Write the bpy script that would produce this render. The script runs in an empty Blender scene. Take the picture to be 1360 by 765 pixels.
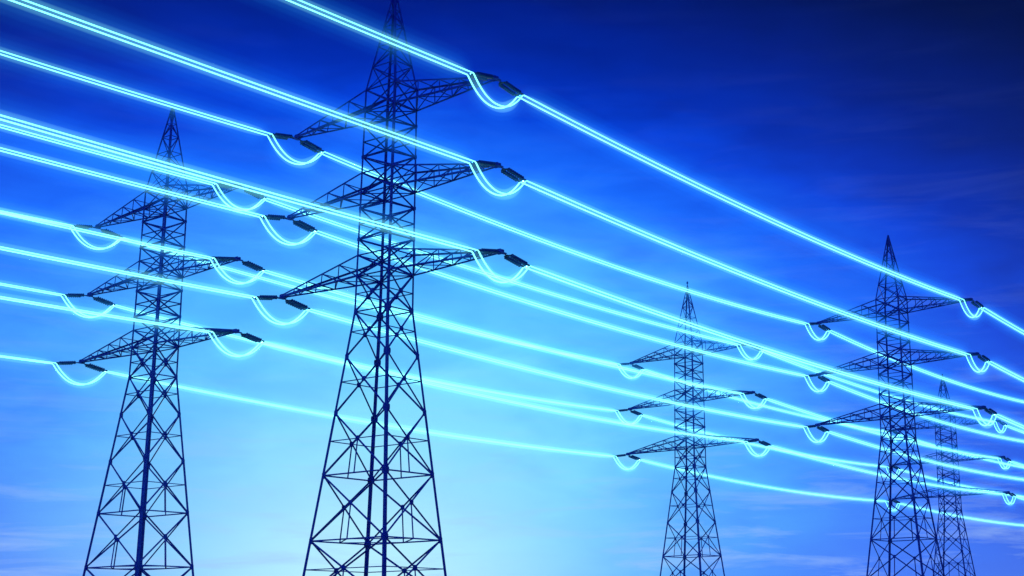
import bpy, bmesh, math, random
from mathutils import Vector, Matrix
random.seed(7)
S = bpy.context.scene
C = S.collection
R = math.radians

# ------------------------------------------------------------------ camera
EYE = 1.7                                   # eye height above the field
FPX, PITCH, ROLL, CX, CY = 1943.82, 0.2464, 0.0071, 157.43, -25.82   # in pixels of a 1360 wide frame
cam = bpy.data.cameras.new('camera')
cam_ob = bpy.data.objects.new('camera', cam)
C.objects.link(cam_ob)
cam.sensor_width = 36.0
cam.lens = FPX * 36.0 / 1360.0
cam.shift_x = -CX / 1360.0
cam.shift_y = CY / 1360.0
cam.clip_start, cam.clip_end = 0.1, 20000.0
fwd = Vector((0, math.cos(PITCH), math.sin(PITCH)))
up0 = Vector((0, -math.sin(PITCH), math.cos(PITCH)))
rt0 = Vector((1, 0, 0))
rt = rt0 * math.cos(ROLL) - up0 * math.sin(ROLL)
up = up0 * math.cos(ROLL) + rt0 * math.sin(ROLL)
m = Matrix((rt, up, -fwd)).transposed().to_4x4()
m.translation = Vector((0, 0, EYE))
cam_ob.matrix_world = m
S.camera = cam_ob

# ------------------------------------------------------------------ view, world, sun
S.view_settings.view_transform = 'Standard'
S.view_settings.look = 'None'
S.view_settings.exposure = 0.0
S.view_settings.gamma = 1.0
S.render.film_transparent = False
S.cycles.max_bounces = 6
S.cycles.transparent_max_bounces = 64
S.cycles.volume_bounces = 0
S.cycles.use_denoising = True

SUN_AZ, SUN_EL = -8.4, 5.0                  # degrees; the dusk glow behind the pylons
W = bpy.data.worlds.new('World')
S.world = W
W.use_nodes = True
nt = W.node_tree
N, L = nt.nodes, nt.links
bg = N['Background']


def lin(c):
    return tuple((x / 255 / 12.92) if x <= 10 else ((x / 255 + .055) / 1.055) ** 2.4 for x in c)


def math_node(op, a, b=None, c=None, clamp=False):
    n = N.new('ShaderNodeMath')
    n.operation = op
    n.use_clamp = clamp
    for i, v in enumerate((a, b, c)):
        if v is None:
            continue
        if isinstance(v, (int, float)):
            n.inputs[i].default_value = v
        else:
            L.new(v, n.inputs[i])
    return n.outputs[0]


tc = N.new('ShaderNodeTexCoord')
sep = N.new('ShaderNodeSeparateXYZ')
L.new(tc.outputs['Generated'], sep.inputs[0])
az = math_node('MULTIPLY', math_node('ARCTAN2', sep.outputs[0], sep.outputs[1]), 57.29578)
el = math_node('MULTIPLY', math_node('ARCSINE', sep.outputs[2]), 57.29578)
# brightness of the dusk glow as a function of the direction on the sky
q = math_node('ADD', math_node('MULTIPLY', az, -0.0321), -0.552)
q = math_node('ADD', q, math_node('MULTIPLY', el, 0.1055))
q = math_node('ADD', q, math_node('MULTIPLY', math_node('MULTIPLY', az, az), -0.002123))
q = math_node('ADD', q, math_node('MULTIPLY', math_node('MULTIPLY', az, el), -0.000474))
q = math_node('ADD', q, math_node('MULTIPLY', math_node('MULTIPLY', el, el), -0.007382))
v = math_node('EXPONENT', math_node('MAXIMUM', q, -12.0))
# soft large-scale unevenness of the air and thin streaks of cloud near the horizon
mp = N.new('ShaderNodeMapping')
mp.inputs['Scale'].default_value = (1.0, 1.0, 3.2)
L.new(tc.outputs['Generated'], mp.inputs[0])
n1 = N.new('ShaderNodeTexNoise')
n1.inputs['Scale'].default_value = 6.0
n1.inputs['Detail'].default_value = 4.0
n1.inputs['Roughness'].default_value = 0.5
L.new(mp.outputs[0], n1.inputs['Vector'])
wob = math_node('MULTIPLY_ADD', math_node('SUBTRACT', n1.outputs[0], 0.5), 0.46, 1.0)
n3 = N.new('ShaderNodeTexNoise')
n3.inputs['Scale'].default_value = 15.0
n3.inputs['Detail'].default_value = 5.0
n3.inputs['Roughness'].default_value = 0.55
n3.inputs['Distortion'].default_value = 0.4
L.new(mp.outputs[0], n3.inputs['Vector'])
wob = math_node('MULTIPLY', wob, math_node('MULTIPLY_ADD', math_node('SUBTRACT', n3.outputs[0], 0.5), 0.40, 1.0))
v = math_node('MULTIPLY', v, wob)
ramp = N.new('ShaderNodeValToRGB')
cr_ = ramp.color_ramp
stops = [(0.0, (0, 0, 16)), (.04, (0, 0, 44)), (.12, (0, 20, 124)), (.2, (0, 38, 170)), (.27, (3, 62, 214)), (.4, (22, 104, 250)),
         (.55, (54, 144, 255)), (.7, (78, 180, 255)), (.85, (94, 200, 255)), (1.0, (116, 222, 255))]
cr_.elements[0].position = 0.0
cr_.elements[1].position = 1.0
for p, c in stops[1:-1]:
    cr_.elements.new(p)
for e, (p, c) in zip(cr_.elements, stops):
    e.position = p
    e.color = (*lin(c), 1)
L.new(v, ramp.inputs[0])


def mix_rgb(kind, fac, a, b):
    n = N.new('ShaderNodeMix')
    n.data_type = 'RGBA'
    n.blend_type = kind
    for sock, val in ((n.inputs['Factor'], fac), (n.inputs['A'], a), (n.inputs['B'], b)):
        if isinstance(val, (int, float)):
            sock.default_value = val
        elif isinstance(val, tuple):
            sock.default_value = val
        else:
            L.new(val, sock)
    return n.outputs['Result']


# paler blue low in the sky on both sides of the sunset
low = math_node('EXPONENT', math_node('MULTIPLY', math_node('MAXIMUM', el, 0.0), -0.19))
side_ = math_node('MULTIPLY', math_node('SUBTRACT', math_node('ABSOLUTE', math_node('ADD', az, 8.0)), 6.0), 0.1, clamp=True)
near_ = math_node('SUBTRACT', 1.0, math_node('MULTIPLY', math_node('SUBTRACT', math_node('ABSOLUTE', az), 40.0), 1 / 60.0, clamp=True))
lf = math_node('MULTIPLY', math_node('MULTIPLY', low, side_), math_node('MULTIPLY', near_, 1.0))
col = mix_rgb('MIX', lf, ramp.outputs[0], (*lin((92, 138, 255)), 1))
# the brightest patch, low over the field behind the tall pylon
da = math_node('MULTIPLY', math_node('ADD', az, 10.3), 1 / 6.0)
de = math_node('MULTIPLY', math_node('SUBTRACT', el, 1.0), 1 / 4.2)
r2 = math_node('ADD', math_node('MULTIPLY', da, da), math_node('MULTIPLY', de, de))
pf = math_node('MULTIPLY', math_node('EXPONENT', math_node('MULTIPLY', r2, -0.5)), 0.95)
col = mix_rgb('MIX', pf, col, (*lin((204, 255, 255)), 1))
# cloud streaks
mp2 = N.new('ShaderNodeMapping')
mp2.inputs['Scale'].default_value = (1.0, 1.0, 9.0)
mp2.inputs['Rotation'].default_value = (0, R(3), 0)
L.new(tc.outputs['Generated'], mp2.inputs[0])
n2 = N.new('ShaderNodeTexNoise')
n2.inputs['Scale'].default_value = 9.0
n2.inputs['Detail'].default_value = 7.0
n2.inputs['Roughness'].default_value = 0.62
n2.inputs['Distortion'].default_value = 0.6
L.new(mp2.outputs[0], n2.inputs['Vector'])
cl = math_node('MULTIPLY', math_node('SUBTRACT', n2.outputs[0], 0.50, clamp=True), 5.5, clamp=True)
cl = math_node('MULTIPLY', cl, math_node('EXPONENT', math_node('MULTIPLY', math_node('MAXIMUM', el, 0.0), -0.24)))
col = mix_rgb('MIX', cl, col, (*lin((172, 206, 255)), 1))
# unseen blue fill added to the sky behind the camera, to light the pylons
away = math_node('MULTIPLY', math_node('SUBTRACT', math_node('ABSOLUTE', az), 60.0), 1 / 70.0, clamp=True)
col = mix_rgb('ADD', away, col, (0.0, 0.02, 0.5, 1))
# a physical dusk sky under it, tinted to the photograph's blue
sky = N.new('ShaderNodeTexSky')
sky.sky_type = 'NISHITA'
sky.sun_disc = False
sky.sun_elevation = R(SUN_EL)
sky.sun_rotation = R(SUN_AZ)
sky.altitude = 300
tint = mix_rgb('MULTIPLY', 1.0, sky.outputs[0], (0.001, 0.008, 0.10, 1))
col20 = mix_rgb('MULTIPLY', 1.0, col, (10.0, 10.0, 10.0, 1))
L.new(mix_rgb('ADD', 1.0, col20, tint), bg.inputs['Color'])
bg.inputs['Strength'].default_value = 0.1

sun = bpy.data.lights.new('sun', 'SUN')
sun.energy = 0.6
sun.angle = R(3)
sun.color = (1.0, 0.95, 0.88)
sun_ob = bpy.data.objects.new('sun', sun)
C.objects.link(sun_ob)
sd = Vector((math.sin(R(SUN_AZ)) * math.cos(R(SUN_EL)), math.cos(R(SUN_AZ)) * math.cos(R(SUN_EL)), math.sin(R(SUN_EL))))
sun_ob.rotation_euler = sd.to_track_quat('Z', 'Y').to_euler()

# ------------------------------------------------------------------ materials


def new_mat(name):
    mt = bpy.data.materials.new(name)
    mt.use_nodes = True
    return mt, mt.node_tree.nodes, mt.node_tree.links


def noise_mat(name, c0, c1, scale, rough, metal=0.0, bump=0.0):
    mt, n, l = new_mat(name)
    b = n['Principled BSDF']
    t = n.new('ShaderNodeTexCoord')
    z = n.new('ShaderNodeTexNoise')
    z.inputs['Scale'].default_value = scale
    z.inputs['Detail'].default_value = 6
    r = n.new('ShaderNodeValToRGB')
    r.color_ramp.elements[0].position = 0.3
    r.color_ramp.elements[1].position = 0.7
    r.color_ramp.elements[0].color = (*c0, 1)
    r.color_ramp.elements[1].color = (*c1, 1)
    l.new(t.outputs['Object'], z.inputs['Vector'])
    l.new(z.outputs[0], r.inputs[0])
    l.new(r.outputs[0], b.inputs['Base Color'])
    b.inputs['Roughness'].default_value = rough
    b.inputs['Metallic'].default_value = metal
    if bump:
        bp = n.new('ShaderNodeBump')
        bp.inputs['Strength'].default_value = bump
        l.new(z.outputs[0], bp.inputs['Height'])
        l.new(bp.outputs[0], b.inputs['Normal'])
    return mt


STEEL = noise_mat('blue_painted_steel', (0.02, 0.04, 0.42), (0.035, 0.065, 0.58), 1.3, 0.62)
CONCRETE = noise_mat('concrete', (0.22, 0.22, 0.22), (0.34, 0.33, 0.32), 4, 0.9)
GRASS = noise_mat('grass_field', (0.03, 0.05, 0.02), (0.07, 0.10, 0.04), 0.4, 0.95, bump=0.4)
PORCELAIN = noise_mat('dark_glazed_porcelain', (0.03, 0.10, 0.26), (0.05, 0.14, 0.34), 3, 0.6)
FITTING = noise_mat('dark_fitting_steel', (0.05, 0.06, 0.16), (0.08, 0.09, 0.22), 3, 0.55)


def wire_mat():
    mt, n, l = new_mat('glowing_cable')
    b = n['Principled BSDF']
    b.inputs['Base Color'].default_value = (0.3, 0.35, 0.36, 1)
    b.inputs['Emission Color'].default_value = (0.22, 1.0, 0.93, 1)
    t = n.new('ShaderNodeTexCoord')
    z = n.new('ShaderNodeTexNoise')
    z.inputs['Scale'].default_value = 0.25
    l.new(t.outputs['Object'], z.inputs['Vector'])
    k = n.new('ShaderNodeMapRange')
    k.inputs['To Min'].default_value = 1.7
    k.inputs['To Max'].default_value = 2.1
    l.new(z.outputs[0], k.inputs['Value'])
    l.new(k.outputs[0], b.inputs['Emission Strength'])
    mt.cycles.emission_sampling = 'NONE'
    return mt


def bloom_mat(name, colour, strength):
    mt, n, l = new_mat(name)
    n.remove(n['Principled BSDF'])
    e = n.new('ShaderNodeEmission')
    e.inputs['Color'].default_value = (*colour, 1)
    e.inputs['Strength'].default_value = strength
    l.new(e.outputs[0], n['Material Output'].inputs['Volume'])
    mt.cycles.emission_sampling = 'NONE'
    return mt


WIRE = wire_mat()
GLOWS = [('inner_glow', .5, bloom_mat('bloom_core', (0.18, 0.66, 0.56), 0.29)),  # nested emissive volume tubes standing in for the bloom round the cables
         ('middle_glow', .85, bloom_mat('bloom_middle', (0.05, 0.40, 0.80), 0.036)),
         ('soft_glow', 1.25, bloom_mat('bloom_soft', (0.02, 0.30, 0.80), 0.026)),
         ('outer_glow', 1.75, bloom_mat('bloom_outer', (0.01, 0.22, 0.80), 0.016))]

# ------------------------------------------------------------------ helpers


def obj(name, bm, mat, parent=None, smooth=False):
    me = bpy.data.meshes.new(name)
    bm.to_mesh(me)
    bm.free()
    me.materials.append(mat)
    if smooth:
        for p in me.polygons:
            p.use_smooth = True
    o = bpy.data.objects.new(name, me)
    C.objects.link(o)
    o.parent = parent
    return o


def thing(name, label, cat, loc=(0, 0, 0), rz=0.0, group=None):
    o = bpy.data.objects.new(name, None)
    o.empty_display_size = 0.5
    C.objects.link(o)
    o.location = loc
    o.rotation_euler = (0, 0, rz)
    o['label'], o['category'] = label, cat
    if group:
        o['group'] = group
    return o


def angle_bar(bm, a, b, s, out=None, t=None):
    """An L-section steel member from a to b with flange s; out is the side its corner faces."""
    a, b = Vector(a), Vector(b)
    d = (b - a)
    if d.length < 1e-4:
        return
    d.normalize()
    out = Vector(out) if out is not None else Vector((0, 0, 1))
    if abs(out.normalized().dot(d)) > 0.97:
        out = Vector((1, 0.3, 0))
    o = (out - d * out.dot(d)).normalized()
    w = d.cross(o)
    t = t or s * 0.14
    u1 = (-o + w).normalized()
    u2 = (-o - w).normalized()
    k = o * (s * 0.35)
    prof = [k, k + u1 * s, k + u1 * s + u2 * t, k + u1 * t + u2 * t, k + u2 * s + u1 * t, k + u2 * s]
    r0 = [bm.verts.new(a + p) for p in prof]
    r1 = [bm.verts.new(b + p) for p in prof]
    for i in range(6):
        j = (i + 1) % 6
        bm.faces.new((r0[i], r0[j], r1[j], r1[i]))
    for r in (r0[::-1], r1):
        bm.faces.new((r[0], r[1], r[2], r[3]))
        bm.faces.new((r[0], r[3], r[4], r[5]))


def plate(bm, c, n, up_, w, h, t=0.03):
    """A small flat gusset plate centred on c with normal n."""
    c, n = Vector(c), Vector(n).normalized()
    u_ = Vector(up_)
    u_ = (u_ - n * u_.dot(n)).normalized()
    r_ = u_.cross(n)
    vs = []
    for sn in (-1, 1):
        vs.append([bm.verts.new(c + n * (sn * t / 2) + r_ * (x * w / 2) + u_ * (y * h / 2))
                   for x, y in ((-1, -.6), (-.6, -1), (.6, -1), (1, -.6), (1, .6), (.6, 1), (-.6, 1), (-1, .6))])
    bm.faces.new(vs[0][::-1])
    bm.faces.new(vs[1])
    for i in range(8):
        j = (i + 1) % 8
        bm.faces.new((vs[0][i], vs[0][j], vs[1][j], vs[1][i]))


def tube(bm, pts, r, seg=8, flat=None, taper=0.0):
    """A round tube along pts; flat = (axis vector, factor) widens it along an axis."""
    rings = []
    n = len(pts)
    ref = Vector((0, 0, 1))
    for i, p in enumerate(pts):
        d = (pts[min(i + 1, n - 1)] - pts[max(i - 1, 0)]).normalized()
        if flat:
            w = flat[0]
            w = (w - d * w.dot(d)).normalized()
        else:
            w = d.cross(ref if abs(d.z) < 0.95 else Vector((0, 1, 0))).normalized()
        o = w.cross(d)
        f = flat[1] if flat else 1.0
        rr = r
        if taper:                                        # thins out towards both ends
            e = min((p - pts[0]).length, (p - pts[-1]).length)
            rr = r * max(0.12, math.sqrt(min(1.0, e / taper)))
        rings.append([bm.verts.new(p + w * (math.cos(2 * math.pi * k / seg) * rr * f) + o * (math.sin(2 * math.pi * k / seg) * rr)) for k in range(seg)])
    for a, b in zip(rings, rings[1:]):
        for k in range(seg):
            j = (k + 1) % seg
            bm.faces.new((a[k], a[j], b[j], b[k]))
    bm.faces.new(rings[0][::-1])
    bm.faces.new(rings[-1])
    bmesh.ops.recalc_face_normals(bm, faces=bm.faces[:])


def lathe_along(bm, a, b, prof, seg=12):
    """Surface of revolution about a-b; prof = [(fraction, radius)]."""
    a, b = Vector(a), Vector(b)
    d = (b - a)
    ln = d.length
    d.normalize()
    w = d.cross(Vector((0, 0, 1))).normalized()
    o = w.cross(d)
    rings = [[bm.verts.new(a + d * (ln * f) + (w * math.cos(2 * math.pi * k / seg) + o * math.sin(2 * math.pi * k / seg)) * r) for k in range(seg)] for f, r in prof]
    for p, q_ in zip(rings, rings[1:]):
        for k in range(seg):
            j = (k + 1) % seg
            bm.faces.new((p[k], p[j], q_[j], q_[k]))
    bm.faces.new(rings[0][::-1])
    bm.faces.new(rings[-1])
    bmesh.ops.recalc_face_normals(bm, faces=bm.faces[:])


# ------------------------------------------------------------------ ground
bm = bmesh.new()
g_ = [bm.verts.new((math.cos(2 * math.pi * k / 64) * 9000, math.sin(2 * math.pi * k / 64) * 9000, 0)) for k in range(64)]
bm.faces.new(g_)
ground = obj('ground', bm, GRASS)
ground['kind'] = 'structure'

# ------------------------------------------------------------------ the pylon (local: x = arm direction, y = along the line, z up from ground)
Z = {k: z + EYE for k, z in dict(t1=47.868, u1=49.868, d1=47.741, t2=39.724, u2=41.744, d2=39.75, t3=31.868, u3=33.87, d3=31.914,
                                 k=28.597, n1=24.466, n2=19.394, n3=13.903, n4=8.244, n5=3.0, n6=-1.45, p=59.774).items()}
ARM = {1: 13.047, 2: 13.493, 3: 14.002}
WT, WK, W4, RWD = 1.9074, 2.0875, 4.5539, 0.7481


def half(z):
    if z >= Z['u1']:
        f = (z - Z['u1']) / (Z['p'] - Z['u1'])
        return WT * (1 - f) + 0.09 * f
    if z >= Z['k']:
        return WK + (WT - WK) * (z - Z['k']) / (Z['u1'] - Z['k'])
    return WK + (W4 - WK) * (Z['k'] - z) / (Z['k'] - Z['n4'])


def leg_pt(ix, iy, z):
    h = half(z)
    return Vector((ix * h, iy * h * RWD, z))


CORNERS = [(-1, -1), (1, -1), (1, 1), (-1, 1)]
FACES = [(CORNERS[i], CORNERS[(i + 1) % 4]) for i in range(4)]


def face_normal(c0, c1):
    return Vector((c0[0] + c1[0], c0[1] + c1[1], 0)).normalized()


def make_pylon(name):
    root = thing(name, '', 'pylon', group='steel lattice pylons')
    # four legs, each from its footing to the foot of the peak
    for ix, iy in CORNERS:
        b = bmesh.new()
        zs = [Z['n6'], Z['n4'], Z['n2'], Z['k'], Z['u1']]
        ss = [0.27, 0.25, 0.22, 0.19]
        for z0, z1, s in zip(zs, zs[1:], ss):
            angle_bar(b, leg_pt(ix, iy, z0), leg_pt(ix, iy, z1), s, (ix, iy, 0), s * 0.16)
        for zk in ('n5', 'n4', 'n3', 'n2', 'n1', 'k'):
            p = leg_pt(ix, iy, Z[zk])
            plate(b, p + Vector((-ix * .16, iy * .06, 0)), (0, iy, 0), (0, 0, 1), .42, .55)
            plate(b, p + Vector((ix * .06, -iy * .16, 0)), (ix, 0, 0), (0, 0, 1), .42, .55)
        leg = obj('leg', b, STEEL, root)
        b = bmesh.new()
        p = leg_pt(ix, iy, Z['n6'])
        lathe_along(b, (p.x, p.y, -0.2), (p.x + 1e-4, p.y, p.z + .12), [(0, .62), (.6, .62), (.75, .5), (1, .46)], 16)
        obj('footing', b, CONCRETE, leg)
    # lower body: X panels
    b = bmesh.new()
    br = 0.13
    lows = ['k', 'n1', 'n2', 'n3', 'n4', 'n5', 'n6']
    for zk0, zk1 in zip(lows, lows[1:]):
        z0, z1 = Z[zk0], Z[zk1]
        for c0, c1 in FACES:
            nrm = face_normal(c0, c1)
            a0, a1 = leg_pt(*c0, z0), leg_pt(*c1, z0)
            b0, b1 = leg_pt(*c0, z1), leg_pt(*c1, z1)
            off = nrm * 0.03
            angle_bar(b, a0 + off, b1 + off, br, nrm)
            angle_bar(b, a1 - off, b0 - off, br, nrm)
            h0, h1 = (a1 - a0).length, (b1 - b0).length
            f = h0 / (h0 + h1)
            cx = a0.lerp(b1, f)
            plate(b, cx, nrm, (0, 0, 1), .46, .46)
            # horizontal through the crossing, or posts down to the ring below
            if zk0 in ('k', 'n1', 'n2', 'n4'):
                angle_bar(b, leg_pt(*c0, cx.z), cx - off, br * .75, (0, 0, 1))
                angle_bar(b, cx + off, leg_pt(*c1, cx.z), br * .75, (0, 0, 1))
            if zk1 in ('n3', 'n4', 'n5'):
                angle_bar(b, b0, b1, br * 1.15, (0, 0, 1))
                angle_bar(b, cx, Vector((cx.x, cx.y, 0)) + (b0.lerp(b1, .5) - Vector((cx.x, cx.y, 0))) * 1.0, br * .9, nrm)
    # ring at the kink and diaphragm bracing
    for zk in ('n4',):
        p = [leg_pt(*c, Z[zk]) for c in CORNERS]
        mids = [p[i].lerp(p[(i + 1) % 4], .5) for i in range(4)]
        for i in range(4):
            angle_bar(b, mids[i], mids[(i + 1) % 4], br * .8, (0, 0, 1))
    obj('lower_bracing', b, STEEL, root)
    # upper body: K panels between the arms, X panel under the lowest arm
    b = bmesh.new()
    br = 0.135

    def ring(z, s=br):
        for c0, c1 in FACES:
            angle_bar(b, leg_pt(*c0, z), leg_pt(*c1, z), s, (0, 0, 1))

    def ring_cross(z):
        angle_bar(b, leg_pt(-1, -1, z), leg_pt(1, 1, z), br * .8, (0, 0, 1))
        angle_bar(b, leg_pt(1, -1, z + .12), leg_pt(-1, 1, z + .12), br * .8, (0, 0, 1))

    for a_, b_ in (('d1', 'u2'), ('d2', 'u3')):
        zt, zb = Z[a_], Z[b_]
        zs = [zt + (zb - zt) * f for f in (0, .25, .5, .75, 1)]
        for i in range(4):
            for c0, c1 in FACES:
                nrm = face_normal(c0, c1)
                # diagonals meet on the outer legs, halfway
                apex, base = (c0, c1) if c0[0] * c0[1] > 0 else (c1, c0)
                if i in (0, 3):
                    angle_bar(b, leg_pt(*base, zs[0 if i == 0 else 4]), leg_pt(*apex, zs[1 if i == 0 else 3]), br, nrm)
                else:
                    angle_bar(b, leg_pt(*base, zs[2]), leg_pt(*apex, zs[1 if i == 1 else 3]), br, nrm)
        ring(zs[2])
        for z in (zs[1], zs[3]):
            ring(z, br * .8)
        for c in CORNERS:
            if c[0] * c[1] > 0:
                for z in (zs[1], zs[3]):
                    plate(b, leg_pt(*c, z) + Vector((-c[0] * .1, c[1] * .05, 0)), (0, c[1], 0), (0, 0, 1), .4, .4)
    for i in (1, 2, 3):
        zt, zb = Z['u%d' % i], Z['d%d' % i]
        ring(zt, .13)
        ring(zb, .13)
        ring_cross(zb)
        for c0, c1 in FACES:
            nrm = face_normal(c0, c1)
            angle_bar(b, leg_pt(*c0, zt) + nrm * .03, leg_pt(*c1, zb) + nrm * .03, br, nrm)
            if c0[1] == c1[1]:
                angle_bar(b, leg_pt(*c1, zt) - nrm * .03, leg_pt(*c0, zb) - nrm * .03, br, nrm)
    zt, zb = Z['d3'], Z['k']
    for c0, c1 in FACES:
        nrm = face_normal(c0, c1)
        a0, a1, b0, b1 = leg_pt(*c0, zt), leg_pt(*c1, zt), leg_pt(*c0, zb), leg_pt(*c1, zb)
        angle_bar(b, a0 + nrm * .03, b1 + nrm * .03, br, nrm)
        angle_bar(b, a1 - nrm * .03, b0 - nrm * .03, br, nrm)
        cx = a0.lerp(b1, .5)
        plate(b, cx, nrm, (0, 0, 1), .5, .5)
        angle_bar(b, leg_pt(*c0, cx.z), leg_pt(*c1, cx.z), br * .75, (0, 0, 1))
        angle_bar(b, b0, b1, br, (0, 0, 1))
    obj('upper_bracing', b, STEEL, root)
    # the peak: its own four legs running together, rings and zigzag
    b = bmesh.new()
    H = Z['p'] - Z['u1']
    for c in CORNERS:
        angle_bar(b, leg_pt(*c, Z['u1']), leg_pt(*c, Z['p']), .17, (c[0], c[1], 0), .03)
    fr = [0, .23, .44, .64, .8, .92]
    for i, (f0, f1) in enumerate(zip(fr, fr[1:])):
        z0, z1 = Z['u1'] + H * f0, Z['u1'] + H * f1
        for j, (c0, c1) in enumerate(FACES):
            nrm = face_normal(c0, c1)
            if c0[0] * c0[1] > 0:
                c0, c1 = c1, c0
            if i % 2:
                c0, c1 = c1, c0
            angle_bar(b, leg_pt(*c0, z0), leg_pt(*c1, z1), .1, nrm)
            if i < 1:
                angle_bar(b, leg_pt(*c1, z0) - nrm * .05, leg_pt(*c0, z1) - nrm * .05, .07, nrm)
        ring_s = .09 if i < 3 else .07
        for c0, c1 in FACES:
            angle_bar(b, leg_pt(*c0, z1), leg_pt(*c1, z1), ring_s, (0, 0, 1))
    plate(b, (0, 0, Z['p'] - .1), (0, 1, 0), (0, 0, 1), .34, .7, .06)
    plate(b, (0, 0, Z['p'] - .9), (1, 0, 0), (0, 0, 1), .3, .6, .06)
    pk = obj('tower_peak', b, STEEL, root)
    b = bmesh.new()
    tube(b, [Vector((0, 0, Z['p'] - .1)), Vector((0, 0, Z['p'] + .55))], .05, 8)
    lathe_along(b, (0, 0, Z['p'] + .4), (1e-4, 0, Z['p'] + .95), [(0, .05), (.25, .16), (.6, .17), (.9, .1), (1, .03)], 12)
    obj('spike', b, STEEL, pk)
    # six cross arms
    for lv in (1, 2, 3):
        for sx in (-1, 1):
            b = bmesh.new()
            zu, zd, zt = Z['u%d' % lv], Z['d%d' % lv], Z['t%d' % lv]
            tipx = sx * ARM[lv]
            w = .125
            U = [leg_pt(sx, sy, zu) for sy in (-1, 1)]
            D = [leg_pt(sx, sy, zd) for sy in (-1, 1)]
            TU = [Vector((tipx - sx * .25, sy * .16, zt + .22)) for sy in (-1, 1)]
            TD = [Vector((tipx, sy * .16, zt + .03)) for sy in (-1, 1)]
            for k, sy in enumerate((-1, 1)):
                angle_bar(b, U[k], TU[k], w * 1.25, (0, sy, 1))
                angle_bar(b, D[k], TD[k], w * 1.25, (0, sy, -1))
            st = [0.0, .24, .46, .66, .83, 1.0]
            pu = [[U[k].lerp(TU[k], f) for f in st] for k in (0, 1)]
            pd = [[D[k].lerp(TD[k], f) for f in st] for k in (0, 1)]
            for i in range(1, 5):
                for k, sy in enumerate((-1, 1)):
                    angle_bar(b, pu[k][i], pd[k][i], .09, (0, sy, 0))
                    angle_bar(b, pd[k][i - 1], pu[k][i], .09, (0, sy, 0))
                angle_bar(b, pd[0][i], pd[1][i], .09, (0, 0, -1))
                angle_bar(b, pu[0][i], pu[1][i], .09, (0, 0, 1))
                k = i % 2
                angle_bar(b, pd[k][i - 1], pd[1 - k][i], .09, (0, 0, -1))
            plate(b, (tipx - sx * .25, 0.16, zt + .1), (0, 1, 0), (0, 0, 1), .8, .42)
            plate(b, (tipx - sx * .25, -0.16, zt + .1), (0, 1, 0), (0, 0, 1), .8, .42)
            arm = obj('cross_arm', b, STEEL, root)
            b = bmesh.new()                      # attachment plate the insulators are shackled to
            plate(b, (tipx + sx * .05, 0, zt - .06), (0, 0, 1), (0, 1, 0), .5, .95, .05)
            obj('attachment_plate', b, STEEL, arm)
    return root


TW = {  # x, y, ground offset, direction of the line, label
    1: (-52.222, 157.749, -.783, .929, 'steel lattice pylon at the left with glowing cables crossing its upper half and peak'),
    2: (-22.291, 128.967, 0.0, .939, 'tallest, nearest steel lattice pylon, its peak cut off by the top edge of the picture'),
    3: (9.833, 246.737, -1.036, .864, 'pale small lattice pylon standing alone between the tallest pylon and the right-hand pair'),
    4: (39.659, 217.269, -.352, .907, 'bigger lattice pylon of the right-hand pair, in front of the smallest pylon'),
    5: (72.067, 335.02, -1.429, .967, 'smallest and farthest lattice pylon, half hidden behind the right-hand pylon'),
}
proto = make_pylon('transmission_tower')
pylons = {2: proto}
for t in (1, 3, 4, 5):
    r_ = proto.copy()
    C.objects.link(r_)
    for ch in proto.children:
        c_ = ch.copy()
        C.objects.link(c_)
        c_.parent = r_
        for gch in ch.children:
            if gch.name.startswith('spike') and t != 3:      # only the lone pylon shows a spike
                continue
            g2 = gch.copy()
            C.objects.link(g2)
            g2.parent = c_
    pylons[t] = r_
for t, o in pylons.items():
    x, y, dz, th, lab = TW[t]
    o.location = (x, y, dz)
    o.rotation_euler = (0, 0, th - math.pi / 2)
    o['label'] = lab
for o in [o for o in S.objects if o.name == 'spike']:      # the model the copies came from keeps none
    bpy.data.objects.remove(o)
# low mounds of the field under each pylon are left to the ground sheet; the footings reach into it

# ------------------------------------------------------------------ insulators, jumpers and lines
VIRT = {'a2': (-84.783, 40.607, -1.0, .925), 'a1': (-114.715, 69.39, -1.5, .955), 'b4': (102.152, 305.628, -.4, .955), 'b5': (134.56, 423.379, -1.5, .955)}
POS = {t: TW[t][:4] for t in TW}
POS.update(VIRT)


def axes(t):
    th = POS[t][3]
    return Vector((math.cos(th), math.sin(th), 0)), Vector((math.sin(th), -math.cos(th), 0))


def tip(t, side, lv):
    x, y, dz, th = POS[t]
    d, a = axes(t)
    return Vector((x, y, dz + Z['t%d' % lv] - .08)) + a * (ARM[lv] * side)


STR_L, STR_DROP, HALF_B = 3.3, 0.50, 0.34


def string_end(t, side, lv, sgn):
    d, a = axes(t)
    return tip(t, side, lv) + d * (sgn * STR_L) + Vector((0, 0, -STR_DROP))


TN = {1: 'left pylon', 2: 'tallest pylon', 3: 'pale lone pylon', 4: 'right-hand pylon', 5: 'farthest pylon'}
LN = {1: 'top', 2: 'middle', 3: 'bottom'}
SN = {-1: 'left', 1: 'right'}


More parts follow.
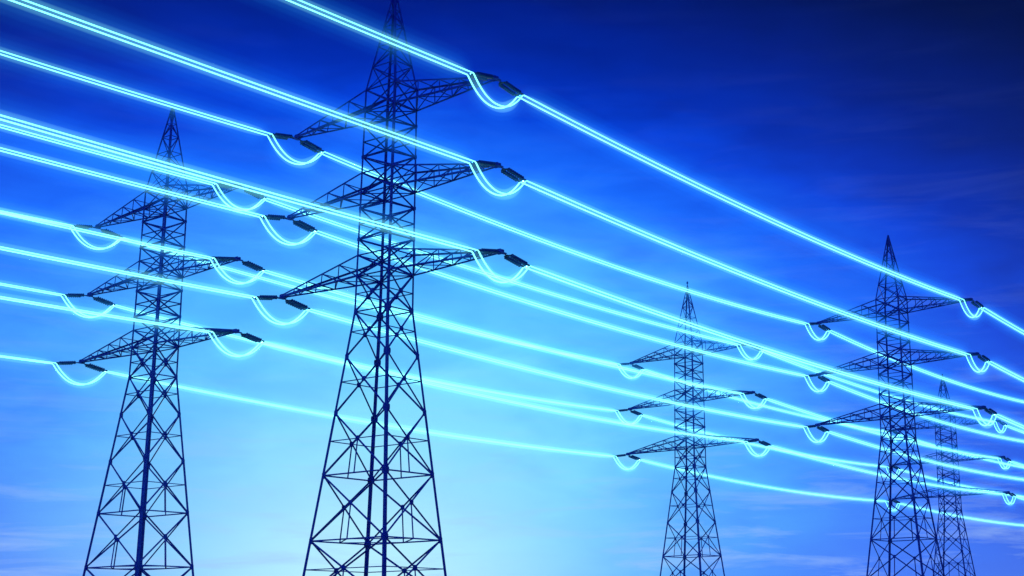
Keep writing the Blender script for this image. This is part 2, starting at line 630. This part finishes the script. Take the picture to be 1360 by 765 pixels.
def insulator_set(t, side, lv, sgn):
    d, a = axes(t)
    T0 = tip(t, side, lv) + d * (sgn * .38)
    E = string_end(t, side, lv, sgn)
    u = (E - T0).normalized()
    Lg = (E - T0).length
    root = thing('insulator_string', 'dark insulator string pointing %s from the %s %s arm tip of the %s' % (
        'left' if sgn < 0 else 'right', LN[lv], SN[side], TN[t]), 'insulator', T0, 0, 'dark insulator strings at the arm tips')
    near = t in (1, 2, 4)
    n_up = a.cross(u)
    b = bmesh.new()                                     # link and hook
    tube(b, [Vector(), u * .34], .05, 8)
    tube(b, [u * .2 + a * .1, u * .42 + a * .1], .04, 6)
    tube(b, [u * .2 - a * .1, u * .42 - a * .1], .04, 6)
    obj('shackle', b, FITTING, root)
    for f, wd in ((.44, .78), (Lg - .28, .86)):
        b = bmesh.new()
        plate(b, u * f, n_up, u, wd, .24, .05)
        obj('yoke_plate', b, FITTING, root)
    s0, s1 = .5, Lg - .36
    nd = 8
    for k in (-1, 1):
        b = bmesh.new()
        prof = [(0, .05)]
        for i in range(nd):
            f0, f1 = (i + .12) / nd, (i + .95) / nd
            fm = (i + .35) / nd
            prof += [(f0, .085), (fm, .205), ((i + .5) / nd, .2), ((i + .58) / nd, .09), (f1, .085)]
        prof.append((1, .05))
        lathe_along(b, u * s0 + a * (k * HALF_B), u * s1 + a * (k * HALF_B), prof, 12 if near else 8)
        obj('insulator', b, PORCELAIN, root, smooth=near)
    for k in (-1, 1):                                    # dead-end clamps gripping the cables
        b = bmesh.new()
        lathe_along(b, u * (Lg - .26) + a * (k * HALF_B), u * (Lg + .02) + a * (k * HALF_B), [(0, .05), (.2, .09), (.8, .09), (1, .06)], 10)
        obj('clamp', b, FITTING, root)
    return root


def cable_pair(name, label, cat, group, pts, a, k_r=1.0, r_s=.058):
    """Two glowing strands side by side and the emissive shells that imitate their bloom."""
    base = pts[0].copy()
    root = thing(name, label, cat, base, 0, group)
    loc = [p - base for p in pts]
    for k in (-1, 1):
        b = bmesh.new()
        tube(b, [p + a * (k * HALF_B) for p in loc], r_s, 8)
        obj('strand', b, WIRE, root, smooth=True)
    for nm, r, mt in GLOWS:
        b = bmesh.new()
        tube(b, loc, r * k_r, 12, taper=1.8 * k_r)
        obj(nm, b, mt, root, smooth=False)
    return root


def jumper(t, side, lv):
    d, a = axes(t)
    e0, e1 = string_end(t, side, lv, -1), string_end(t, side, lv, 1)
    pts = []
    n = 26
    for i in range(n + 1):
        s = math.sin((i / n - .5) * math.pi)            # denser towards the ends
        z = -1.95 * (1 - abs(s) ** 2.15)
        pts.append(e0.lerp(e1, (s + 1) / 2) + Vector((0, 0, z)))
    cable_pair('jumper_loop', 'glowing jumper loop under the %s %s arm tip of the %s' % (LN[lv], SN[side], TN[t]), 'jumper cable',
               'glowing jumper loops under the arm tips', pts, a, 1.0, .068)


def span(t0, t1, side, lv, sag):
    a = axes(t0)[1]
    A = string_end(t0, side, lv, 1)
    B = string_end(t1, side, lv, -1)
    n = 72
    fr = [i / n for i in range(n + 1)]
    ln = (B - A).length
    ends = [.05 / ln, .2 / ln, .45 / ln, .8 / ln, 1.2 / ln]  # short steps at the ends
    fr = sorted(fr + ends + [1 - f for f in ends])
    pts = [A.lerp(B, f) + Vector((0, 0, -4 * sag * f * (1 - f))) for f in fr]
    where = '%s %s' % (LN[lv], SN[side])
    if isinstance(t0, str):
        lab = 'glowing twin cable from the left edge to the %s arm of %s' % (where, TN[t1])
    elif isinstance(t1, str):
        lab = 'glowing twin cable from the %s arm of %s to the right edge' % (where, TN[t0])
    else:
        lab = 'glowing twin cable between the %s arms of %s and %s' % (where, TN[t0], TN[t1])
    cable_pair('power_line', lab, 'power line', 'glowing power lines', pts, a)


# sag of each line in metres: (from, to): left top, middle, bottom, right top, middle, bottom
SAG = {('a2', 2): (.8, .5, .6, .5, .3, .4), ('a1', 1): (.9, .4, .5, .5, .6, .7), (1, 3): (.9, 1.3, 1.0, .9, .8, 1.1),
       (2, 4): (1.4, 1.1, 1.0, 1.05, .9, .8), (3, 5): (1.2,) * 6, (4, 'b4'): (1.6, 1.5, 1.2, 1.8, 1.7, 1.6), (5, 'b5'): (1.0,) * 6}
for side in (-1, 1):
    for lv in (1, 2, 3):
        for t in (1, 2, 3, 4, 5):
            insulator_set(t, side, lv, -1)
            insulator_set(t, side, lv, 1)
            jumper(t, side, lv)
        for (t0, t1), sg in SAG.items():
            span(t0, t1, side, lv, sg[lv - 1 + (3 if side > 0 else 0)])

# ------------------------------------------------------------------ evening haze
b = bmesh.new()
x0, x1, y0, y1, z0, z1 = -260, 300, -60, 620, -2.5, 72
vs = [b.verts.new((x, y, z)) for z in (z0, z1) for x, y in ((x0, y0), (x1, y0), (x1, y1), (x0, y1))]
for f in ((3, 2, 1, 0), (4, 5, 6, 7), (0, 1, 5, 4), (1, 2, 6, 5), (2, 3, 7, 6), (3, 0, 4, 7)):
    b.faces.new([vs[i] for i in f])
mt, n, l = new_mat('haze')
n.remove(n['Principled BSDF'])
pv = n.new('ShaderNodeVolumePrincipled')
pv.inputs['Color'].default_value = (0.06, 0.35, 1.0, 1)
pv.inputs['Density'].default_value = 0.0002
pv.inputs['Anisotropy'].default_value = 0.65
l.new(pv.outputs[0], n['Material Output'].inputs['Volume'])
haze = obj('haze', b, mt)
haze['kind'] = 'stuff'
